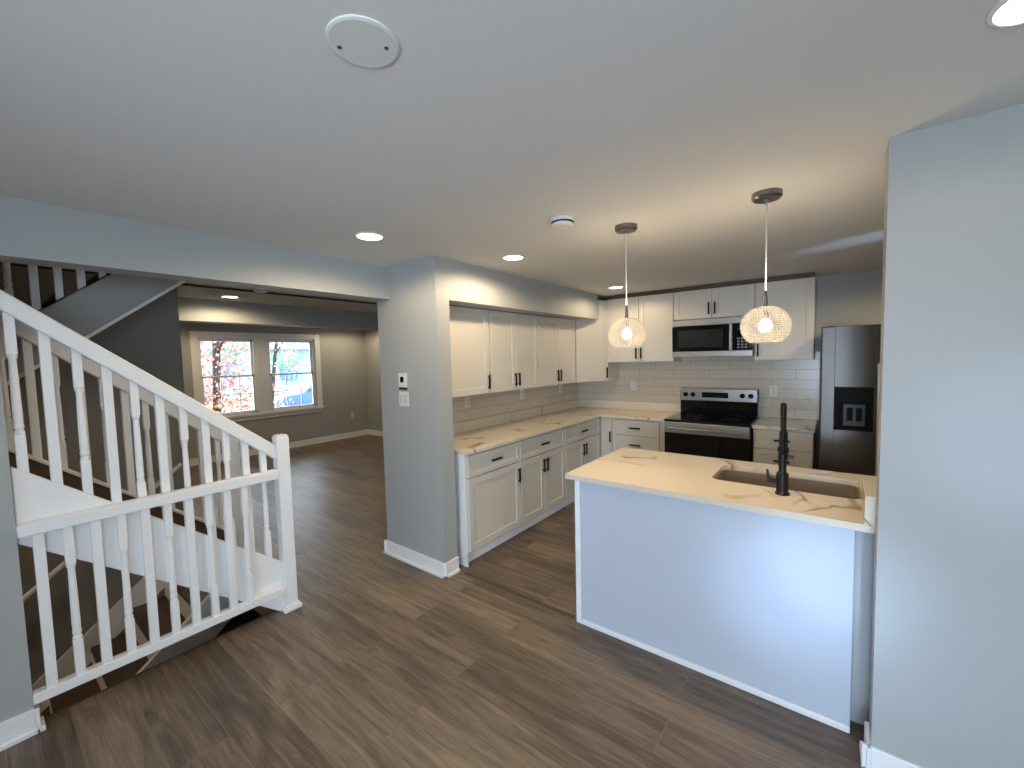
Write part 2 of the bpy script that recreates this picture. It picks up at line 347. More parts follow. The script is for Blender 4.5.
struct('trim_beam', MB().box(-2.955, -2.785, .09, 2.07, ZB-.010, ZB), M['wall'])

# ------------------------------------------------------------------ twin window in the living room
cs = MB(); o_ = .10
cs.box(XW, XW+.022, WY0-o_, WY0, WZ0, WZ1+o_, .004); cs.box(XW, XW+.022, WY1, WY1+o_, WZ0, WZ1+o_, .004)
cs.box(XW, XW+.022, WY0, WY1, WZ1, WZ1+o_, .004); cs.box(XW, XW+.045, WY0-o_-.02, WY1+o_+.02, WZ0-.04, WZ0, .006); cs.box(XW, XW+.018, WY0-o_, WY1+o_, WZ0-.11, WZ0-.04, .004)
cs.box(XW-.13, XW+.012, 3.175, 3.385, WZ0, WZ1)
struct('trim_window', cs, M['white'])
def sash_window(name, y0, y1, vert):
    root = MB().box(XW-.13, XW-.02, y0, y0+.025, WZ0, WZ1).box(XW-.13, XW-.02, y1-.025, y1, WZ0, WZ1).box(XW-.13, XW-.02, y0, y1, WZ1-.025, WZ1).box(XW-.13, XW-.02, y0, y1, WZ0, WZ0+.025)
    r = struct(name, root, M['white'])
    zm = 1.415
    for nm, xa, xb, z0, z1, grid in (('upper_sash', XW-.11, XW-.08, zm-.015, WZ1-.025, False), ('lower_sash', XW-.07, XW-.04, WZ0+.025, zm+.015, True)):
        f = MB(); w = .032
        f.box(xa, xb, y0+.025, y0+.025+w, z0, z1); f.box(xa, xb, y1-.025-w, y1-.025, z0, z1); f.box(xa, xb, y0+.025, y1-.025, z0, z0+w); f.box(xa, xb, y0+.025, y1-.025, z1-w, z1)
        if grid:
            for k in vert: yy = y0+(y1-y0)*k; f.box(xa+.005, xb-.005, yy-.006, yy+.006, z0, z1)
            f.box(xa+.005, xb-.005, y0+.03, y1-.03, (z0+z1)/2-.006, (z0+z1)/2+.006)
        so = f.build(nm, M['white'], r)
        MB().box((xa+xb)/2-.003, (xa+xb)/2+.003, y0+.05, y1-.05, z0+.02, z1-.02).build('pane', M['pane'], so)
sash_window('window_1', WY0, 3.175, (.36, .68)); sash_window('window_2', 3.385, WY1, (.36, .68))

# ------------------------------------------------------------------ outside the window
struct('ground_outside', MB().box(-60, XW-.16, -30, 45, -.9, -.7), M['grass'])
struct('road_outside', MB().box(-22, -17, -30, 45, -.7, -.68), M['asphalt'])
def tree(label, x, y, h, tr, crown, n, leaf, lean=0, lsize=.16):
    t = thing('tree', label, 'tree', (x, y, -.7))
    pts = [(x, y, -.7), (x+.1, y+lean*.3, h*.35), (x, y+lean*.7, h*.7), (x+.1, y+lean, h)]
    MB().tube(pts, [tr*1.3, tr, tr*.8, tr*.3], 10).build('trunk', M['bark'], t, smooth=True)
    for i in range(7):
        a = i*2.4; z = h*(.35+.09*i); q = (x, y+lean*z/h, z)
        MB().tube([q, (x+math.cos(a)*.6, y+lean*z/h+math.sin(a)*.8, z+.4), (x+math.cos(a)*1.2, y+lean*z/h+math.sin(a)*1.9, z+1.0)], [tr*.45, tr*.3, tr*.1], 7).build('branch', M['bark'], t, smooth=True)
    bm = bmesh.new()
    for _ in range(n):
        c, rr = random.choice(crown); d = Vector((random.gauss(0, 1), random.gauss(0, 1), random.gauss(0, 1))).normalized()*rr*random.random()**.5
        p = Vector((x, y, 0))+Vector(c)+d; a = Vector((random.gauss(0, 1), random.gauss(0, 1), random.gauss(0, 1))).normalized(); b = a.orthogonal().normalized(); l = lsize*random.uniform(.6, 1.2)
        c2 = a.cross(b)*.25*l
        bm.faces.new([bm.verts.new(p+v) for v in (-a*l*.5, b*l*.35+c2, a*l*.5, -b*l*.35+c2)])
    m = MB(); m.bm.free(); m.bm = bm; f = m.build('foliage', M[leaf], t)
    return t
tree('autumn tree with dark trunk outside the left window, red and orange leaves', -12.2, 3.72, 5.2, .085, [((0, -1.2, 2.6), 1.5), ((0, .9, 3.0), 1.6), ((-.5, 0, 1.2), 1.5), ((.3, -.6, .3), 1.1), ((0, .8, .4), 1.2)], 6000, 'leaf_red', lean=.25, lsize=.085)
tree('pale pink autumn tree further back, seen low in the left window', -15.5, 3.6, 4.2, .10, [((0, -1, .9), 1.4), ((0, .6, .8), 1.5), ((0, 0, 2.2), 1.6)], 4500, 'leaf_pink', lsize=.11)
tree('thin branching tree outside the right window, sparse green and yellow leaves', -16.2, 6.6, 5.5, .06, [((0, -.8, 1.9), .9), ((0, .8, 1.6), .7), ((0, .4, 3.2), 1.2)], 1200, 'leaf_green', lean=.9, lsize=.09)
def car(label, x, y, rz=0):
    t = thing('car', label, 'car', (x, y, -.68))
    prof = [(-2.1, .35), (-2.15, .75), (-1.5, .92), (-.9, .98), (-.35, 1.42), (.9, 1.45), (1.6, 1.0), (2.1, .92), (2.15, .4)]
    MB().prism([(y+a, -.68+b) for a, b in prof], 'x', x-.85, x+.85, .05).build('body', M['carpaint'], t)
    MB().prism([(y+a, -.68+b) for a, b in [(-.75, 1.0), (-.3, 1.36), (.85, 1.38), (1.35, 1.02)]], 'x', x-.87, x+.87).build('side_window', M['blackglass'], t)
    for sx in (-.78, .62):
        for sy in (-1.3, 1.35): MB().lathe([(.1, 0), (.31, .01), (.33, .05), (.33, .13), (.31, .17), (.1, .18)], (x+sx, y+sy, -.35), 20, 'x').build('wheel', M['tyre'], t)
car('blue car parked on the street, seen low in the right window', -19.4, 9.9)
hs = thing('house', 'pale blue house across the street behind the blue car', 'house', (-31, 13, -.7))
MB().box(-35, -31, 8, 21, -.7, 2.6).build('wall', M['housewall'], hs)
MB().prism([(-36, 2.6), (-30.4, 2.6), (-33.2, 4.6)], 'y', 7.6, 21.4).build('roof', M['roof'], hs)
for yy in (9.5, 13.5, 17.5): MB().box(-31.0, -30.93, yy, yy+1.2, .4, 1.8).build('window', M['carpaint'], hs)

# ------------------------------------------------------------------ stairs
XN, XF = -2.85, -3.62           # near and far stringer planes of the first flight
T = .035
def sz(y): return 1.268-.80*y   # top of the near stringer
nose = lambda y: .19+.80*(1.166-y)
def stringer_up(x0, x1, ytop):
    yb = (1.268-.0)/.80
    pts = [(1.19, 0.0), (1.19, sz(1.19)), (ytop, sz(ytop)), (ytop, sz(ytop)-.345), ((1.268-.345)/.8, 0.0)]
    return MB().prism(pts, 'x', x0, x1, .004)
YT = .092                        # the near railing dies into the end of the left wall
st = thing('staircase', 'lower white staircase flight rising to the left from the short newel post', 'stairs', (-3.23, 1.16, 0))
stringer_up(XN-T/2, XN+T/2, YT).build('stringer', M['white'], st)
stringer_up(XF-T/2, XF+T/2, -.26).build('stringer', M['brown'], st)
MB().prism([(1.19, sz(1.19)-.006), (-.26, sz(-.26)-.006), (-.26, sz(-.26)+.018), (1.19, sz(1.19)+.018)], 'x', XF-.03, XF+.03, .004).build('shoe_rail', M['white'], st)
for i in range(6):
    z = .19*(i+1); yf = 1.166-.2375*i; xn = XN-T/2 if yf > .35 else -2.905
    MB().box(XF+T/2, xn, yf-.2375, yf+.022, z-.03, z, .006).build('tread', M['floor'], st)
    MB().box(XF+T/2, xn, yf-.018, yf, z-.19, z-.03).build('riser', M['white'], st)
MB().box(XS1+.004, -2.905, RY+.004, -.262, 1.14, 1.33).build('landing', M['floor'], st)
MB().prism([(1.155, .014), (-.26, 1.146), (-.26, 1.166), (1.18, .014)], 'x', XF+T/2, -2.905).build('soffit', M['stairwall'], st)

def slat(m, x, y, z0, z1, w=.037, d=.034, sl0=0, sl1=0):
    """plain rectangular baluster with ends cut to the slope (dz per dy)"""
    pts = [(y-w/2, z0+sl0*w/2), (y+w/2, z0-sl0*w/2), (y+w/2, z1-sl1*w/2), (y-w/2, z1+sl1*w/2)]
    return m.prism(pts, 'x', x-d/2, x+d/2, .003)
def turned(m, x, y, z0, z1, w=.034, sl0=0, sl1=0):
    h = z1-z0; a, b = z0+h*.24, z1-h*.25
    slat(m, x, y, z0, a, w, w, sl0, 0); slat(m, x, y, b, z1, w, w, 0, sl1)
    L_ = b-a; r = w/2
    m.lathe([(r*.95, 0), (r*1.0, .01), (r*.78, .018), (r*.98, .03), (r*.98, .036), (r*.86, .05), (r*.92, L_*.2), (r*.84, L_*.6), (r*.72, L_-.03), (r*.74, L_-.02), (r*.95, L_-.012), (r*.95, L_)], (x, y, a), 12)
    return m
def handrail(x, y0, y1, zf, w=.062):
    return MB().prism([(y0, zf(y0)), (y1, zf(y1)), (y1, zf(y1)-.094), (y0, zf(y0)-.094)], 'x', x-w/2, x+w/2, .008)
hz = lambda y: 2.05-.8137*y
# newel and near sloped railing
rail = thing('stair_railing', 'sloping white handrail with balusters joined to the square newel post, nearest the hall', 'railing', (-2.84, 1.2, 0))
handrail(-2.85, .092, 1.175, hz).build('handrail', M['white'], rail)
nw = MB().box(-2.868, -2.792, 1.172, 1.248, 0, 1.145, .006).box(-2.864, -2.796, 1.176, 1.244, 1.14, 1.156, .008).build('newel_post', M['white'], rail)
MB().box(-2.886, -2.774, 1.154, 1.266, 0, .025, .006).box(-2.878, -2.782, 1.162, 1.258, .025, .04, .005).build('base_trim', M['white'], nw)
for k in range(11):
    y = 1.105-.0977*k; m = MB()
    (turned if k % 2 == 0 else slat)(m, -2.85, y, sz(y)-.001, hz(y)-.093, sl0=.8, sl1=.8137)
    m.build('baluster', M['white'], rail)
# level guard in front of the stairwell
gd = thing('guard_railing', 'level white guard railing across the stairwell opening, between left wall and newel', 'railing', (-2.81, .6, 0))
MB().box(-2.835, -2.775, .09, 1.17, .885, .942, .007).build('top_rail', M['white'], gd)
MB().box(-2.832, -2.782, .09, 1.17, .128, .176, .005).build('bottom_rail', M['white'], gd)
for k in range(10):
    y = .974-.0915*k; m = MB()
    if k % 2 == 0: turned(m, -2.807, y, .175, .886)
    else: slat(m, -2.807, y, .175, .886)
    m.build('baluster', M['white'], gd)
# railing on the far side of the first flight
fr = thing('stair_railing', 'shaded white sloping handrail on the far side of the lower stair flight', 'railing', (XF, 1.2, 0))
handrail(XF, -.26, 1.15, hz).build('handrail', M['white'], fr)
MB().box(XF-.042, XF+.042, 1.15, 1.234, 0, 1.145, .006).build('newel_post', M['white'], fr)
for k in range(14):
    y = 1.10-.0977*k; m = MB()
    (turned if k % 2 == 0 else slat)(m, XF, y, sz(y)-.001, hz(y)-.093, sl0=.8, sl1=.8137); m.build('baluster', M['white'], fr)
# second flight, turning back up towards the living room
X2 = -3.70
u_up = lambda y: 1.955+.80*(y-.295); u_lo = lambda y: u_up(y)-.30
ust = thing('upper_staircase', 'upper stair flight rising to the right under the beam, grey stringer and balusters', 'stairs', (-4.1, -.3, 1.33))
y_at = lambda f: -.45+(H-.003-f(-.45))/.80      # where a sloping line meets the ceiling
MB().prism([(-.45, u_up(-.45)), (y_at(u_up), H-.003), (y_at(u_lo), H-.003), (-.45, u_lo(-.45))], 'x', X2-.02, X2+.02, .003).build('stringer', M['wall'], ust)
l2 = lambda y: u_lo(y)+.022
l3 = lambda y: u_lo(y)-.005
MB().prism([(-.45, l2(-.45)), (y_at(l2), H-.003), (y_at(l3), H-.003), (-.45, l3(-.45))], 'x', X2+.02, X2+.035, .003).build('edge_trim', M['white'], ust)
MB().prism([(-.45, u_up(-.45)+.006), (.95, u_up(.95)+.006), (.95, u_up(.95)), (-.45, u_up(-.45))], 'x', X2-.03, X2+.03, .002).build('cap_trim', M['wall'], ust)
l4 = lambda y: u_lo(y)+.02
MB().prism([(-.30, u_lo(-.30)), (y_at(u_lo), H-.003), (y_at(l4), H-.003), (-.30, l4(-.30))], 'x', XS1+.003, X2-.02).build('soffit', M['stairwall'], ust)
for i in range(5):
    z = 1.33+.19*(i+1); y0 = -.32+.2375*i
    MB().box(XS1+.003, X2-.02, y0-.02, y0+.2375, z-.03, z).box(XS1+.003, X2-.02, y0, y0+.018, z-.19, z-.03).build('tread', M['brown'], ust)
for k in range(8):
    y = -.018+.0977*k; m = MB()
    (slat if k % 2 else turned)(m, X2, y, u_up(y)+.015, u_up(y)+.80, sl0=-.8, sl1=-.8); m.build('baluster', M['white'], ust)
MB().prism([(-.3, u_up(-.3)+.79), (.75, u_up(.75)+.79), (.75, u_up(.75)+.885), (-.3, u_up(-.3)+.885)], 'x', X2-.03, X2+.03, .008).build('handrail', M['white'], ust)
# flight down to the basement
dst = thing('basement_staircase', 'dim stair flight going down to the left behind the level guard railing', 'stairs', (-4.1, 1.19, 0))
d_n = lambda y: -.80*(1.19-y)
for i in range(9):
    z = -.19*(i+1); y1 = 1.19-.2375*i
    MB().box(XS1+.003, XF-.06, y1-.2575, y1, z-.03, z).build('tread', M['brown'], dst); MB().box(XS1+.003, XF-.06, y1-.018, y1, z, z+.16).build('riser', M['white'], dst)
MB().prism([(1.19, .06), (-.9, d_n(-.9)+.06), (-.9, d_n(-.9)-.28), (1.19, -.28)], 'x', XF-.06, XF-.025, .003).build('stringer', M['white'], dst)
MB().prism([(1.15, .12), (-.9, d_n(-.9)+.15), (-.9, d_n(-.9)-.1), (1.15, -.13)], 'x', XS1+.002, XS1+.018).build('skirt_board', M['white'], dst)
wr_ = thing('wall_handrail', 'slim handrail fixed to the stair wall above the basement flight', 'handrail', (XS1+.07, .5, .2))
MB().tube([(XS1+.075, 1.1, d_n(1.1)+.83), (XS1+.075, -.9, d_n(-.9)+.83)], .02, 10).build('rail', M['white'], wr_, smooth=True)
for y in (.85, .12, -.6): MB().tube([(XS1, y, d_n(y)+.76), (XS1+.05, y, d_n(y)+.76), (XS1+.075, y, d_n(y)+.815)], .009, 8).build('bracket', M['black'], wr_)

# ------------------------------------------------------------------ cabinet kit
class Frame:
    """local frame on a cabinet face: u along the face (rightwards for someone facing it), z up, n out of the face"""
    def __init__(s, o, u):
        s.u = Vector((u[0], u[1], 0)).normalized(); s.n = Vector((s.u.y, -s.u.x, 0)); s.o = Vector((o[0], o[1], 0))
        s.m = Matrix(((s.u.x, s.n.x, 0, s.o.x), (s.u.y, s.n.y, 0, s.o.y), (0, 0, 1, 0), (0, 0, 0, 1)))
    def box(s, mb, u0, u1, n0, n1, z0, z1, bev=0): return mb.box(u0, u1, n0, n1, z0, z1, bev, s.m)
    def at(s, u, n, z): return s.m @ Vector((u, n, z))
def shaker(F, u0, u1, z0, z1, name, parent, mat, rail=.056, th=.02):
    g = .003; u0 += g; u1 -= g; z0 += g; z1 -= g; m = MB()
    F.box(m, u0, u0+rail, 0, th, z0, z1, .002); F.box(m, u1-rail, u1, 0, th, z0, z1, .002)
    F.box(m, u0+rail, u1-rail, 0, th, z0, z0+rail, .002); F.box(m, u0+rail, u1-rail, 0, th, z1-rail, z1, .002)
    F.box(m, u0+rail-.004, u1-rail+.004, 0, th-.009, z0+rail-.004, z1-rail+.004)
    return m.build(name, mat, parent)
def slab(F, u0, u1, z0, z1, name, parent, mat):
    m = MB(); g = .003; F.box(m, u0+g, u1-g, 0, .02, z0+g, z1-g, .003); return m.build(name, mat, parent)
def pull(F, u, z, vertical, parent, L_=.128):
    m = MB(); a = L_/2
    if vertical:
        F.box(m, u-.008, u+.008, .032, .045, z-a, z+a, .003)
        for q in (-a+.018, a-.018): F.box(m, u-.005, u+.005, .02, .036, z+q-.005, z+q+.005)
    else:
        F.box(m, u-a, u+a, .032, .045, z-.008, z+.008, .003)
        for q in (-a+.018, a-.018): F.box(m, u+q-.005, u+q+.005, .02, .036, z-.005, z+.005)
    return m.build('handle', M['black'], parent)
ZC = .885                        # underside of the worktops
def base_unit(label, F, u0, u1, depth, doors, drawer=True, hside='r', group=None, drawers=0, filler=0):
    t = thing('base_cabinet', label, 'cabinet', F.at((u0+u1)/2, -depth/2, 0), group)
    b = MB(); F.box(b, u0, u1, -depth, 0, .1, ZC-.002); b.build('body', M['cab'], t)
    k = MB(); F.box(k, u0, u1, -depth, -.05, 0, .1); k.build('toe_kick', M['white'], t)
    zt = ZC-.012; zs = .695 if drawer else zt; zb = .112
    u0 += .003; u1 -= .003+filler
    if drawers:
        hs_ = [(zb, .33), (.33, .545), (.695-.15+.0, .70), (.70, zt)] if drawers == 4 else [(zb, .40), (.40, .695), (.695, zt)]
        for a, c in hs_:
            d = (slab if c-a < .2 else shaker)(F, u0, u1, a, c, 'drawer', t, M['cab']); pull(F, (u0+u1)/2, (a+c)/2 if c-a < .2 else c-.105, False, d)
        return t
    if drawer:
        d = shaker(F, u0, u1, zs, zt, 'drawer', t, M['cab'], rail=.04); pull(F, (u0+u1)/2, (zs+zt)/2, False, d)
    w = (u1-u0)/doors
    for i in range(doors):
        a = u0+w*i; d = shaker(F, a, a+w, zb, zs-.004, 'door', t, M['cab'])
        s_ = ('r' if i == 0 else 'l') if doors == 2 else hside
        pull(F, a+w-.03 if s_ == 'r' else a+.03, zs-.12, True, d)
    return t
def wall_unit(label, F, u0, u1, depth, z0, z1, doors, hside='r', group=None):
    t = thing('wall_cabinet', label, 'cabinet', F.at((u0+u1)/2, -depth/2, z0), group)
    b = MB(); F.box(b, u0, u1, -depth, 0, z0, z1); b.build('body', M['cab'], t)
    w = (u1-u0-.006)/doors
    for i in range(doors):
        a = u0+.003+w*i; d = shaker(F, a, a+w, z0+.002, z1-.004, 'door', t, M['cab'])
        s_ = ('r' if i == 0 else 'l') if doors == 2 else hside
        pull(F, a+w-.03 if s_ == 'r' else a+.03, z0+.105, True, d, min(.128, (z1-z0)*.4))
    return t
# left run faces +X: walking along +Y is rightwards when facing it
XB = -2.23                       # carcass front of the base units; doors stand proud of it
FL = Frame((XB, 0), (0, 1)); FB = Frame((0, 4.60), (1, 0))
dep = XB-XK-.004
pn = MB().box(XK+.004, XB-.001, 2.275, 2.289, 0, ZC-.002); tag(pn.build('end_panel', M['white']), 'white end panel closing the left cabinet run beside the grey column', 'panel')
base_unit('white base cabinet with one drawer over a single wide door, nearest the grey column', FL, 2.29, 2.962, dep, 1)
base_unit('white base cabinet with one drawer over two doors, middle of the left run', FL, 2.964, 3.752, dep, 2)
base_unit('white base cabinet with one drawer over two doors, last before the inside corner', FL, 3.754, 4.575, dep, 2)
depB = YB-4.60-.004
cu_ = thing('corner_cabinet', 'white corner base cabinet with one narrow door in the inside corner', 'cabinet', (-2.5, 4.9, 0))
MB().box(XK+.004, -2.062, 4.60, YB-.004, .1, ZC-.002).build('body', M['cab'], cu_); MB().box(XK+.004, -2.062, 4.65, YB-.004, 0, .1).build('toe_kick', M['white'], cu_)
d = shaker(FB, -2.205, -2.064, .112, ZC-.012, 'door', cu_, M['cab'], rail=.03); pull(FB, -2.082, .66, True, d)
base_unit('white base cabinet with stacked drawers, left of the range', FB, -2.06, -1.448, depB, 1, drawers=3, filler=.06)
base_unit('white base cabinet with stacked drawers, between range and fridge', FB, -.615, -.14, depB, 1, drawers=3)
# wall units
XU = -2.47; FU = Frame((XU, 0), (0, 1)); dU = XU-XK-.004
ZU0, ZU1 = 1.30, 2.047
wall_unit('white single-door wall cabinet under the soffit, nearest the grey column', FU, 2.30, 2.868, dU, ZU0, ZU1, 1)
wall_unit('white two-door wall cabinet in the middle of the row under the soffit', FU, 2.870, 3.645, dU, ZU0, ZU1, 2)
wall_unit('white two-door wall cabinet under the soffit, last before the diagonal corner cabinet', FU, 3.647, 4.436, dU, ZU0, ZU1, 2)
cw = thing('corner_wall_cabinet', 'tall diagonal corner wall cabinet between soffit row and back wall row', 'cabinet', (-2.6, 4.95, ZU0))
MB().prism([(XK+.004, 4.44), (XU, 4.44), (-2.235, 4.855), (-2.235, YB-.004), (XK+.004, YB-.004)], 'z', ZU0, 2.29).build('body', M['cab'], cw)
FC = Frame((XU, 4.44), (-2.235-XU, 4.855-4.44)); wl = math.hypot(-2.235-XU, 4.855-4.44)
d = shaker(FC, .012, wl-.006, ZU0+.002, 2.286, 'door', cw, M['cab']); pull(FC, wl-.035, ZU0+.105, True, d)
FBU = Frame((0, 4.86), (1, 0)); dBU = YB-4.86-.004
wall_unit('white two-door wall cabinet on the back wall, left of the microwave', FBU, -2.232, -1.436, dBU, 1.528, 2.295, 2)
wall_unit('short white two-door wall cabinet directly above the microwave', FBU, -1.434, -.648, dBU, 1.982, 2.295, 2)
wall_unit('white single-door wall cabinet right of the microwave, beside the fridge', FBU, -.646, -.16, dBU, 1.528, 2.295, 1, hside='l')
struct('brown_strip_above_cabinets', MB().box(-2.232, -.165, 4.875, 4.895, 2.297, H-.001), M['brown'])  # brown strip between the back wall cabinet tops and the ceiling
# worktop and backsplash
ct = MB().prism([(XK+.004, 2.262), (-2.185, 2.262), (-2.185, 4.555), (-1.446, 4.555), (-1.446, YB-.004), (XK+.004, YB-.004)], 'z', ZC, .915, .003)
ctop = tag(ct.build('countertop', M['quartz'], loc=(-2.5, 4, ZC)), 'veined white quartz worktop running round the inside corner up to the range', 'countertop')
tag(MB().box(-.622, -.128, 4.555, YB-.004, ZC, .915, .003).build('countertop', M['quartz'], loc=(-.37, 4.8, ZC)), 'short piece of white quartz worktop between range and fridge', 'countertop')
MB().box(XK+.0125, XK+.03, 2.262, YB-.0125, .9152, 1.018, .002).box(XK+.03, -1.446, YB-.03, YB-.0125, .9152, 1.018, .002).build('upstand', M['quartz'], ctop)
struct('wall_tile_left', MB().box(XK, XK+.012, 2.2, YB, .916, ZU0+.02), M['tile_y'])
struct('wall_tile_back', MB().box(XK+.012, -.12, YB-.012, YB, .916, 1.60), M['tile_x'])
# ------------------------------------------------------------------ range
RX0, RX1 = -1.440, -.628; RYF = 4.55
rg = thing('range_oven', 'stainless and black electric range with glass cooktop between base cabinets', 'oven', ((RX0+RX1)/2, 4.85, 0))
MB().box(RX0, RX1, RYF, YB-.03, .06, .905).build('body', M['blackplastic'], rg)
MB().box(RX0-.002, RX1+.002, RYF-.03, YB-.11, .905, .925, .004).build('cooktop', M['blackglass'], rg)
bn = MB()
for bx, by, r in ((-1.24, 4.72, .105), (-.83, 4.72, .085), (-1.24, 4.95, .08), (-.83, 4.95, .105)): bn.lathe([(r-.003, .9252), (r, .9252), (r, .9256), (r-.003, .9256), (r-.003, .9252)], (bx, by, 0), 32, close=True)
bn.build('burner_ring', M['nickel'], rg)
dv = MB().box(RX0+.004, RX1-.004, RYF-.028, RYF, .22, .78, .004).build('oven_door', M['blackglass'], rg)
MB().box(RX0+.004, RX1-.004, RYF-.032, RYF, .782, .895, .005).build('front_band', M['steel'], dv)
hd = MB().tube([(RX0+.06, RYF-.075, .835), (RX1-.06, RYF-.075, .835)], .013, 12)
for x in (RX0+.09, RX1-.09): hd.box(x-.012, x+.012, RYF-.075, RYF-.03, .825, .845)
hd.build('handle', M['steel'], dv, smooth=False)
MB().box(RX0+.004, RX1-.004, RYF-.024, RYF, .07, .215, .004).build('storage_drawer', M['steel'], rg)
bg_ = MB().box(RX0+.012, RX1-.012, YB-.105, YB-.02, .925, 1.21, .004).build('backguard', M['blackglass'], rg)
pl = MB().box(RX0+.012, RX1-.012, YB-.125, YB-.02, 1.075, 1.215, .006).build('control_panel', M['steel'], bg_)
# knobs and display sit on the panel
for x in (RX0+.075, RX0+.155, RX1-.155, RX1-.075):
    kb = MB().lathe([(.026, 0), (.026, -.008), (.021, -.012), (.019, -.03), (.014, -.034)], (x, YB-.125, 1.145), 20, 'y').build('knob', M['blackplastic'], bg_)
MB().box(-1.19, -.92, YB-.129, YB-.12, 1.115, 1.175, .002).build('display', M['blackglass'], bg_)
# ------------------------------------------------------------------ microwave
MX0, MX1, MY, MZ0, MZ1 = -1.432, -.650, 4.79, 1.575, 1.977
mw = thing('microwave', 'stainless over-the-range microwave with black glass door under short cabinet', 'microwave', ((MX0+MX1)/2, 4.98, MZ0))
MB().box(MX0, MX1, MY+.02, YB-.016, MZ0, MZ1, .003).build('body', M['steel'], mw)
MB().box(MX0, MX1, MY-.005, MY+.02, MZ1-.068, MZ1-.002, .004).build('vent_band', M['steel'], mw)
dm = MB().box(MX0, -.862, MY-.012, MY+.02, MZ0+.062, MZ1-.070, .004).build('door', M['blackglass'], mw)
MB().box(MX0+.06, -.92, MY-.0155, MY-.011, MZ0+.1, MZ1-.115, .001).build('door_window', plain('tinted_oven_window', (34, 35, 36), .18), dm)
MB().box(-.862, -.832, MY-.035, MY+.02, MZ0+.062, MZ1-.070, .006).build('handle', M['steel'], dm)
MB().box(MX0, MX1, MY-.01, MY+.02, MZ0, MZ0+.06, .004).build('bottom_band', M['steel'], mw)
kp = MB().box(-.830, MX1, MY-.01, MY+.02, MZ0+.062, MZ1-.070, .003).build('keypad', M['blackglass'], mw)
MB().box(-.79, -.70, MY-.0125, MY-.009, MZ1-.14, MZ1-.105, .001).build('display', plain('dim_display', (40, 48, 52), .2), kp)
kk = MB()
for i in range(3):
    for j in range(4): kk.box(-.79+i*.034, -.768+i*.034, MY-.0125, MY-.009, MZ0+.08+j*.03, MZ0+.098+j*.03, .001)
kk.build('button', M['nickel'], kp)
# ------------------------------------------------------------------ fridge
FX0, FX1, FY = -.094, .80, 4.42
fg = thing('refrigerator', 'dark stainless side-by-side fridge with black water dispenser', 'fridge', ((FX0+FX1)/2, 4.8, 0))
MB().box(FX0+.005, FX1-.005, FY+.07, YB-.04, .03, 1.79, .005).build('body', plain('fridge_side_grey', (70, 70, 72), .5, metal=.5), fg)
DX = .302
def fdoor(x0, x1, cut):
    m = MB()
    if cut:
        a, b, c, e = cut
        m.box(x0, a, FY, FY+.062, .09, 1.81, .008); m.box(b, x1, FY, FY+.062, .09, 1.81, .008); m.box(a-.008, b+.008, FY, FY+.062, .09, c, .004); m.box(a-.008, b+.008, FY, FY+.062, e, 1.81, .004)
    else: m.box(x0, x1, FY, FY+.062, .09, 1.81, .008)
    return m.build('door', M['fridge'], fg)
dA, dB_, dC, dE = .005, .252, .948, 1.303
dd = fdoor(FX0, DX-.003, (dA, dB_, dC, dE)); d2 = fdoor(DX+.003, FX1, None)
MB().box(FX0+.02, FX1-.02, FY+.05, FY+.1, .02, .085).build('kick_grille', M['blackplastic'], fg)
dp = MB().box(dA, dB_, FY+.05, FY+.06, dC, dE).box(dA, dB_, FY+.001, FY+.05, dE-.13, dE).box(dA, dA+.014, FY+.001, FY+.05, dC, dE-.13).box(dB_-.014, dB_, FY+.001, FY+.05, dC, dE-.13).box(dA, dB_, FY+.001, FY+.05, dC, dC+.018).build('dispenser', M['blackplastic'], dd)
MB().box(.06, .205, FY+.036, FY+.05, dC+.03, dC+.215, .004).build('paddle_plate', plain('dark_grey_plastic', (66, 66, 68), .4), dp)
for x in (.085, .145): MB().box(x, x+.038, FY+.022, FY+.037, dC+.075, dC+.185, .004).build('paddle', M['blackplastic'], dp)
for x in (DX-.035, DX+.02): MB().box(x, x+.016, FY-.05, FY-.036, .55, 1.5, .004).box(x, x+.016, FY-.04, FY, .57, .60).box(x, x+.016, FY-.04, FY, 1.45, 1.48).build('handle', M['steel'], dd if x < DX else d2)
# ------------------------------------------------------------------ island
IX0, IX1, IYF, IYB = -1.215, 1.0, 2.18, 2.96
isl = thing('kitchen_island', 'white panelled island with quartz top, facing the dining area', 'island', (-.4, 2.6, 0))
MB().box(IX0+.01, .06, IYF+.012, IYB, .1, ZC-.27).box(IX0+.01, .06, IYF+.012, IYF+.03, .1, ZC-.002).box(IX0+.01, IX0+.03, IYF+.012, IYB, .1, ZC-.002).box(IX0+.01, IX1, IYB-.02, IYB, .1, ZC-.002).box(.06, IX1, IYF+.11, IYB, .1, ZC-.27).build('body', M['cab'], isl)
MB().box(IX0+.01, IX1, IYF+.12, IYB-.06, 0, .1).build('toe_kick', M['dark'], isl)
MB().box(IX0+.012, .078, IYF, IYF+.012, .0, ZC-.003, .002).build('back_panel', M['panel'], isl)
MB().box(IX0-.012, IX0+.03, IYF-.012, IYF, 0, ZC-.003, .003).box(IX0-.012, IX0+.0, IYF-.012, IYB, 0, ZC-.003, .003).build('corner_trim', M['white'], isl)
MB().box(IX0+.03, .078, IYF-.014, IYF, 0, .03, .004).build('base_trim', M['white'], isl)
MB().box(.079, .30, IYF+.075, IYF+.09, 0, ZC-.003).build('side_filler', M['wall'], isl)
FI = Frame((0, IYB), (-1, 0))
for i in range(4):
    a = -1.0+i*.55; d = shaker(FI, a, a+.54, .112, ZC-.012, 'door', isl, M['cab']); pull(FI, a+.5 if i % 2 == 0 else a+.04, .7, True, d)
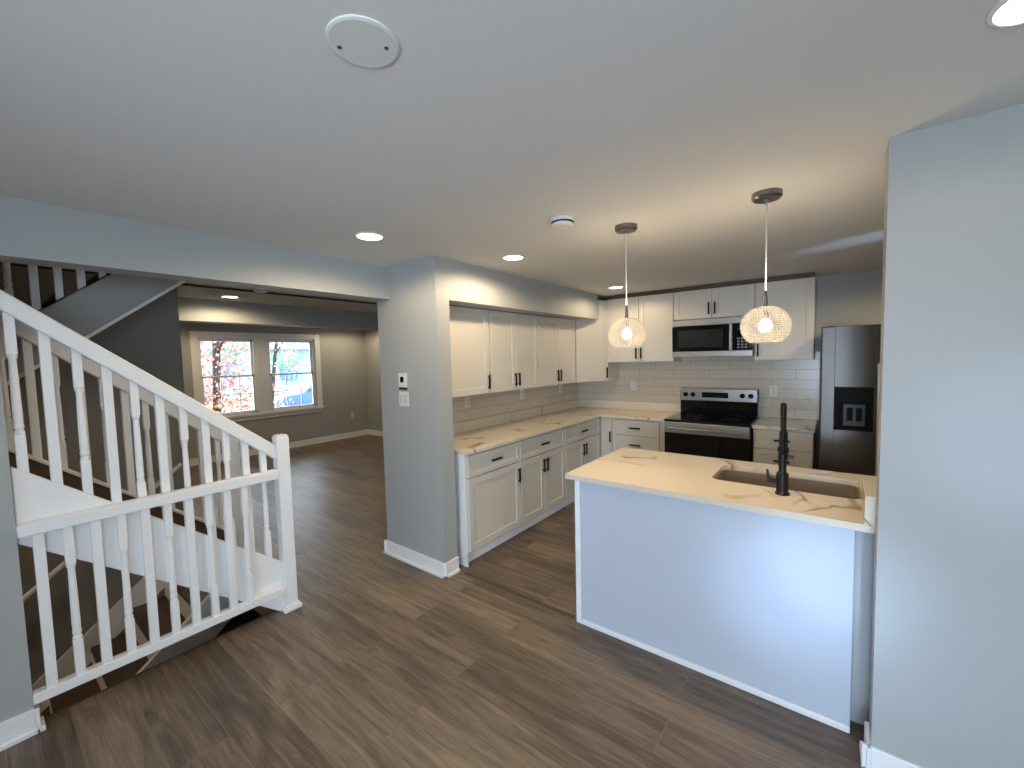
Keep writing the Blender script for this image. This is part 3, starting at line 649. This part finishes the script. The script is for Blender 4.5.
# quartz top with a real sink cut-out
SX0, SX1, SY0, SY1 = -.540, .112, 2.490, 2.862
KX0, KX1, KY0, KY1 = -1.268, 1.02, 2.145, 3.01
top = MB()
def rr(x0, x1, y0, y1, r, n=5):
    pts = []
    for cx, cy, a0 in ((x1-r, y1-r, 0), (x0+r, y1-r, 90), (x0+r, y0+r, 180), (x1-r, y0+r, 270)):
        for k in range(n+1): a = math.radians(a0+90*k/n); pts.append((cx+r*math.cos(a), cy+r*math.sin(a)))
    return pts
inner = rr(SX0, SX1, SY0, SY1, .05); outer = []
for (x, y) in inner:     # matching outer ring on the slab edge, corners included
    pass
def slab_with_hole(mb, O, I, z0, z1):
    n = len(I); q = len(I)//4
    corners = [(O[1], O[3]), (O[0], O[3]), (O[0], O[2]), (O[1], O[2])]
    for z, flip in ((z1, False), (z0, True)):
        vi = [mb.bm.verts.new((x, y, z)) for x, y in I]; vo = [mb.bm.verts.new((x, y, z)) for x, y in corners]
        for c in range(4):
            seg = [vi[(c*q+k) % n] for k in range(q)]
            for k in range(q-1): mb.bm.faces.new((vo[c], seg[k], seg[k+1]))
            mb.bm.faces.new((vo[c], seg[-1], vi[((c+1)*q) % n], vo[(c+1) % 4]))
        if z == z1: ti, to = vi, vo
        else: bi, bo = vi, vo
    for k in range(n): mb.bm.faces.new((ti[k], ti[(k+1) % n], bi[(k+1) % n], bi[k]))
    for k in range(4): mb.bm.faces.new((to[k], to[(k+1) % 4], bo[(k+1) % 4], bo[k]))
    bmesh.ops.recalc_face_normals(mb.bm, faces=mb.bm.faces[:])
slab_with_hole(top, (KX0, KX1, KY0, KY1), inner, ZC, .915)
tag(top.build('countertop', M['quartz'], loc=(-.1, 2.6, ZC)), 'veined quartz island top with sink cut-out, warmly lit by the pendants', 'countertop')
tag(MB().box(.104, .175, 2.136, 2.42, .9155, 1.035, .003).build('side_splash', M['quartz'], loc=(.126, 2.28, .9155)), 'small upright quartz block where the island top meets the right wall', 'splash')
sk = MB(); I2 = rr(SX0-.012, SX1+.012, SY0-.012, SY1+.012, .055); I3 = rr(SX0, SX1, SY0, SY1, .05); I4 = rr(SX0+.02, SX1-.02, SY0+.02, SY1-.02, .05)
rings = [[sk.bm.verts.new((x, y, z)) for x, y in P_] for P_, z in ((I2, ZC-.001), (I2, ZC-.24), (I4, ZC-.235), (I3, ZC-.20), (I3, ZC-.001))]
rings = [rings[4], rings[3], rings[2]], [rings[0], rings[1]]
for a, b in ((rings[0][0], rings[0][1]), (rings[0][1], rings[0][2]), (rings[1][0], rings[1][1]), (rings[0][0], rings[1][0])):
    n = len(a)
    for k in range(n): sk.bm.faces.new((a[k], a[(k+1) % n], b[(k+1) % n], b[k]))
sk.bm.faces.new(rings[0][2]); sk.bm.faces.new(rings[1][1]); bmesh.ops.recalc_face_normals(sk.bm, faces=sk.bm.faces[:])
sn = thing('kitchen_sink', 'undermount steel sink set into the quartz island top', 'sink', (-.2, 2.66, ZC-.24))
sk.build('basin', M['sink'], sn)
MB().lathe([(.042, 0), (.042, .004), (.03, .004), (.026, .001)], (-.2, 2.68, ZC-.234), 24).build('drain', M['steel'], sn)
# faucet
fx, fy, fz = -.194, 2.40, .915
fc = thing('faucet', 'black spring-neck kitchen faucet standing on the island top', 'faucet', (fx, fy, fz))
MB().lathe([(.031, 0), (.031, .008), (.026, .012), (.026, .10), (.022, .108), (.0165, .112), (.0165, .20)], (fx, fy, fz), 24).build('base', M['black'], fc, smooth=False)
MB().tube([(fx-.02, fy, fz+.06), (fx-.062, fy, fz+.064)], .012, 12).tube([(fx-.058, fy, fz+.056), (fx-.064, fy, fz+.115)], [.008, .005], 10).build('lever', M['black'], fc)
arc = []
for k in range(25):
    a = math.pi*k/24; arc.append(Vector((fx-.010*(1-math.cos(a))*.5, fy+.075*(1-math.cos(a)), fz+.355+.075*math.sin(a))))
path = [Vector((fx, fy, fz+.20+.155*k/14)) for k in range(14)]+arc+[Vector((fx-.010, fy+.15, fz+.355-.07*k/6)) for k in range(1, 7)]
MB().tube(path, .0085, 8).build('hose', M['black'], fc, smooth=True)
hel = []; turns = 46; NS = turns*8
cum = [0]
for a, b in zip(path, path[1:]): cum.append(cum[-1]+(b-a).length)
def along(t):
    d_ = t*cum[-1]
    for i in range(len(path)-1):
        if d_ <= cum[i+1]+1e-9:
            f = (d_-cum[i])/max(cum[i+1]-cum[i], 1e-9); return path[i].lerp(path[i+1], f), (path[i+1]-path[i]).normalized()
    return path[-1], (path[-1]-path[-2]).normalized()
for k in range(NS+1):
    p, tg = along(k/NS); sx = Vector((1, 0, 0)); w = tg.cross(sx).normalized(); sx = w.cross(tg).normalized(); a = 2*math.pi*turns*k/NS
    hel.append(p+.0115*(math.cos(a)*sx+math.sin(a)*w))
MB().tube(hel, .0026, 5).build('spring', M['black'], fc, smooth=True)
MB().lathe([(.012, 0), (.019, -.01), (.019, -.10), (.024, -.14), (.022, -.148)], (fx-.010, fy+.15, fz+.29), 18).build('spray_head', M['black'], fc)
MB().tube([(fx, fy, fz+.185), (fx-.010, fy+.08, fz+.19), (fx-.010, fy+.128, fz+.19)], .008, 10).lathe([(.021, 0), (.025, 0), (.025, .022), (.021, .022), (.021, 0)], (fx-.010, fy+.15, fz+.18), 18, close=True).box(fx+.018, fx+.045, fy-.006, fy+.006, fz+.18, fz+.196, .003).build('holder_arm', M['black'], fc)

# ------------------------------------------------------------------ ceiling fittings
def downlight(label, x, y, power, group=None):
    t = thing('recessed_downlight', label, 'ceiling light', (x, y, H))
    MB().lathe([(.071, -.002), (.073, -.008), (.081, -.005), (.083, 0), (.071, 0)], (x, y, H), 32, close=True).build('trim_ring', M['plastic'], t, smooth=True)
    MB().lathe([(.0705, -.006), (.0705, -.001)], (x, y, H), 32).build('lens', M['lens'], t)
    l = light('downlight_lamp', 'SPOT', (x, y, H-.03), power*4, WARM, spot_size=math.radians(172), spot_blend=.35, shadow_soft_size=.05)
    return t
downlight('recessed ceiling light above the hall, beside the blue-grey beam', -2.17, 1.49, P_DOWN)
downlight('recessed ceiling light in front of the cabinet soffit', -1.87, 2.48, P_DOWN_K)
downlight('recessed ceiling light near the back wall cabinets, behind the left pendant', -1.88, 4.31, P_DOWN_K*.45)
downlight('unseen ceiling light added over the fridge corner, hidden behind the right wall', .62, 4.15, P_DOWN_K*.8)  # extra lamp out of view, brightens the wall above the fridge
downlight('unseen ceiling light added above the hall just overhead of the viewer', .05, .35, P_DOWN*.5)  # extra lamp out of view, added for a streak on the fridge door
downlight('recessed ceiling light at the top right corner above the right wall', .335, 1.43, P_DOWN*.12)
downlight('recessed ceiling light in the living room, seen below the beam', -5.16, 1.78, P_DOWN_L*.6)
downlight('recessed ceiling light beyond the living room beam, near the window wall corner', -7.5, 4.75, P_DOWN_L*.7)
downlight('unseen ceiling light added beyond the living room beam, in front of the twin window', -7.1, 2.0, P_DOWN_L*.9)  # extra lamp out of view, added to brighten the window casing
t = thing('ceiling_cover_plate', 'round white blank cover plate with two screws on the ceiling', 'cover plate', (-.878, .608, H))
MB().lathe([(.074, -.006), (.08, -.004), (.08, 0)], (-.874, .606, H), 36).build('plate', M['ceiling'], t)
for dx, dy in ((-.043, -.034), (.038, .036)): MB().lathe([(.005, -.0075), (.005, -.005)], (-.878+dx, .608+dy, H), 10).build('screw', M['nickel'], t)
t = thing('smoke_detector', 'white smoke detector on the ceiling left of the pendants', 'smoke detector', (-1.167, 1.99, H))
MB().lathe([(.066, 0), (.066, -.012), (.06, -.016), (.056, -.034), (.045, -.04)], (-1.167, 1.99, H), 32).build('housing', M['plastic'], t)
MB().lathe([(.0585, -.018), (.0605, -.018), (.0585, -.026), (.057, -.026)], (-1.167, 1.99, H), 32).build('vent_slot', M['blackplastic'], t)
t = thing('smoke_detector', 'flat round detector on the living room ceiling beside the downlight', 'smoke detector', (-4.46, 1.81, H))
MB().lathe([(.07, 0), (.068, -.02), (.05, -.03)], (-4.46, 1.81, H), 28).build('housing', M['plastic'], t)

def pendant(label, x, y):
    t = thing('pendant_lamp', label, 'pendant lamp', (x, y, H), 'pendant lamps over the island')
    MB().lathe([(.062, 0), (.062, -.022), (.055, -.03), (.012, -.031), (.008, -.04)], (x, y, H), 36).build('canopy', M['nickel'], t)
    MB().tube([(x, y, H-.035), (x, y, 1.90)], .0032, 8).build('cord', M['plastic'], t, smooth=True)
    MB().lathe([(.004, .06), (.007, .045), (.010, .01), (.012, -.05), (.010, -.06)], (x, y, 1.838), 18).build('socket', M['nickel'], t, smooth=True)
    zc, R_, hz_ = 1.733, .101, .092
    prof = []
    for k in range(19):
        a = math.radians(78-k*(78+52)/18); prof.append((R_*math.cos(a), hz_*math.sin(a)))
    sh = MB().lathe(prof, (x, y, zc), 40, close=True).build('glass_shade', M['shade_glass'], t, smooth=True)
    # crystal bead lattice on the glass
    bm = bmesh.new(); rows = 24; nb = 52
    for i in range(rows):
        a = math.radians(72-i*(72+52)/(rows-1)); rr_, zz = (R_+.001)*math.cos(a), hz_*math.sin(a)*1.01
        cnt = max(10, int(nb*math.cos(a)))
        for j in range(cnt):
            b = 2*math.pi*(j+.5*(i % 2))/cnt
            mt = Matrix.Translation((x+rr_*math.cos(b), y+rr_*math.sin(b), zc+zz))
            bmesh.ops.create_icosphere(bm, subdivisions=1, radius=.0046, matrix=mt)
    for i in range(rows): pass
    m = MB(); m.bm.free(); m.bm = bm; m.build('bead_lattice', M['bead'], sh, smooth=True)
    m = MB(); re, ze = prof[-1]; m.lathe([(re-.003, ze+.003), (re+.003, ze+.003), (re+.003, ze-.003), (re-.003, ze-.003), (re-.003, ze+.003)], (x, y, zc), 40, close=True); m.build('rim', M['bead'], sh, smooth=True)
    MB().lathe([(.009, .034), (.016, .026), (.026, .010), (.029, -.004), (.024, -.020), (.010, -.029)], (x, y, 1.735), 20).build('bulb', M['bulb'], t, smooth=True)
    light('pendant_bulb_glow', 'POINT', (x, y, 1.735), .32, (1.0, .78, .52), shadow_soft_size=.035)
    light('pendant_upward_glow', 'SPOT', (x, y, 1.86), 2.4, (1.0, .78, .52), rot=(math.pi, 0, 0), spot_size=math.radians(165), spot_blend=.6, shadow_soft_size=.03)
    light('pendant_glow', 'SPOT', (x, y, 1.705), P_PEND*4, (1.0, .72, .42), spot_size=math.radians(122), spot_blend=.5, shadow_soft_size=.025)
pendant('left pendant lamp with beaded glass globe, hanging before the back wall cabinets', -.956, 2.337)
pendant('right pendant lamp with beaded glass globe, hanging above the sink', -.264, 2.309)

# ------------------------------------------------------------------ wall plates
def plate_x(name, label, cat, x, y, z, w, h, kind):      # on a wall facing +X
    t = thing(name, label, cat, (x, y, z)); MB().box(x, x+.006, y-w/2, y+w/2, z-h/2, z+h/2, .002).build('plate', M['plastic'], t)
    for dz in (-.022, .022): MB().box(x+.005, x+.009, y-.014, y+.014, z+dz-.013, z+dz+.013, .002).build('socket', plain('ivory_socket', (206, 204, 198), .4), t)
    return t
def plate_y(name, label, cat, x, y, z, w, h):             # on a wall facing -Y
    t = thing(name, label, cat, (x, y, z)); MB().box(x-w/2, x+w/2, y-.006, y, z-h/2, z+h/2, .002).build('plate', M['plastic'], t)
    return t
SK = plain('ivory_socket', (206, 204, 198), .4)
def sockets_y(t, x, y, z):
    for dz in (-.022, .022): MB().box(x-.014, x+.014, y-.009, y-.005, z+dz-.013, z+dz+.013, .002).build('socket', SK, t)
xt = XK+.012; yt = YB-.012
plate_x('wall_outlet', 'white outlet on the tiled left wall, nearest the grey column', 'outlet', xt, 2.95, 1.20, .07, .115, 0)
plate_x('wall_outlet', 'white outlet on the tiled left wall, under the middle wall cabinet', 'outlet', xt, 3.85, 1.20, .07, .115, 0)
plate_x('wall_outlet', 'white outlet on the tiled left wall, closest to the inside corner', 'outlet', xt, 4.70, 1.20, .07, .115, 0)
t = plate_y('wall_outlet', 'white outlet on the tiled back wall, left of the range', 'outlet', -2.03, yt, 1.22, .07, .115); sockets_y(t, -2.03, yt, 1.22)
t = plate_y('wall_outlet', 'white outlet on the tiled back wall, between range and fridge', 'outlet', -.51, yt, 1.20, .07, .115); sockets_y(t, -.51, yt, 1.20)
plate_x('wall_outlet', 'white outlet low on the living room window wall', 'outlet', XW, 5.0, .47, .07, .115, 0)
t = thing('thermostat', 'small white thermostat with dark screen on the grey column', 'thermostat', (-2.655, 2.07, 1.455))
MB().box(-2.70, -2.61, 2.052, 2.07, 1.405, 1.515, .005).build('housing', M['plastic'], t); MB().box(-2.675, -2.635, 2.050, 2.053, 1.445, 1.488, .001).build('screen', M['blackglass'], t)
MB().box(-2.70, -2.61, 2.054, 2.07, 1.388, 1.404, .003).build('cover_lip', M['nickel'], t)
t = thing('light_switch', 'white double rocker switch plate below the thermostat on the column', 'light switch', (-2.66, 2.07, 1.315))
MB().box(-2.715, -2.60, 2.064, 2.07, 1.257, 1.373, .002).build('plate', M['plastic'], t)
for x in (-2.682, -2.633): MB().box(x-.016, x+.016, 2.060, 2.065, 1.282, 1.348, .002).build('rocker', SK, t)
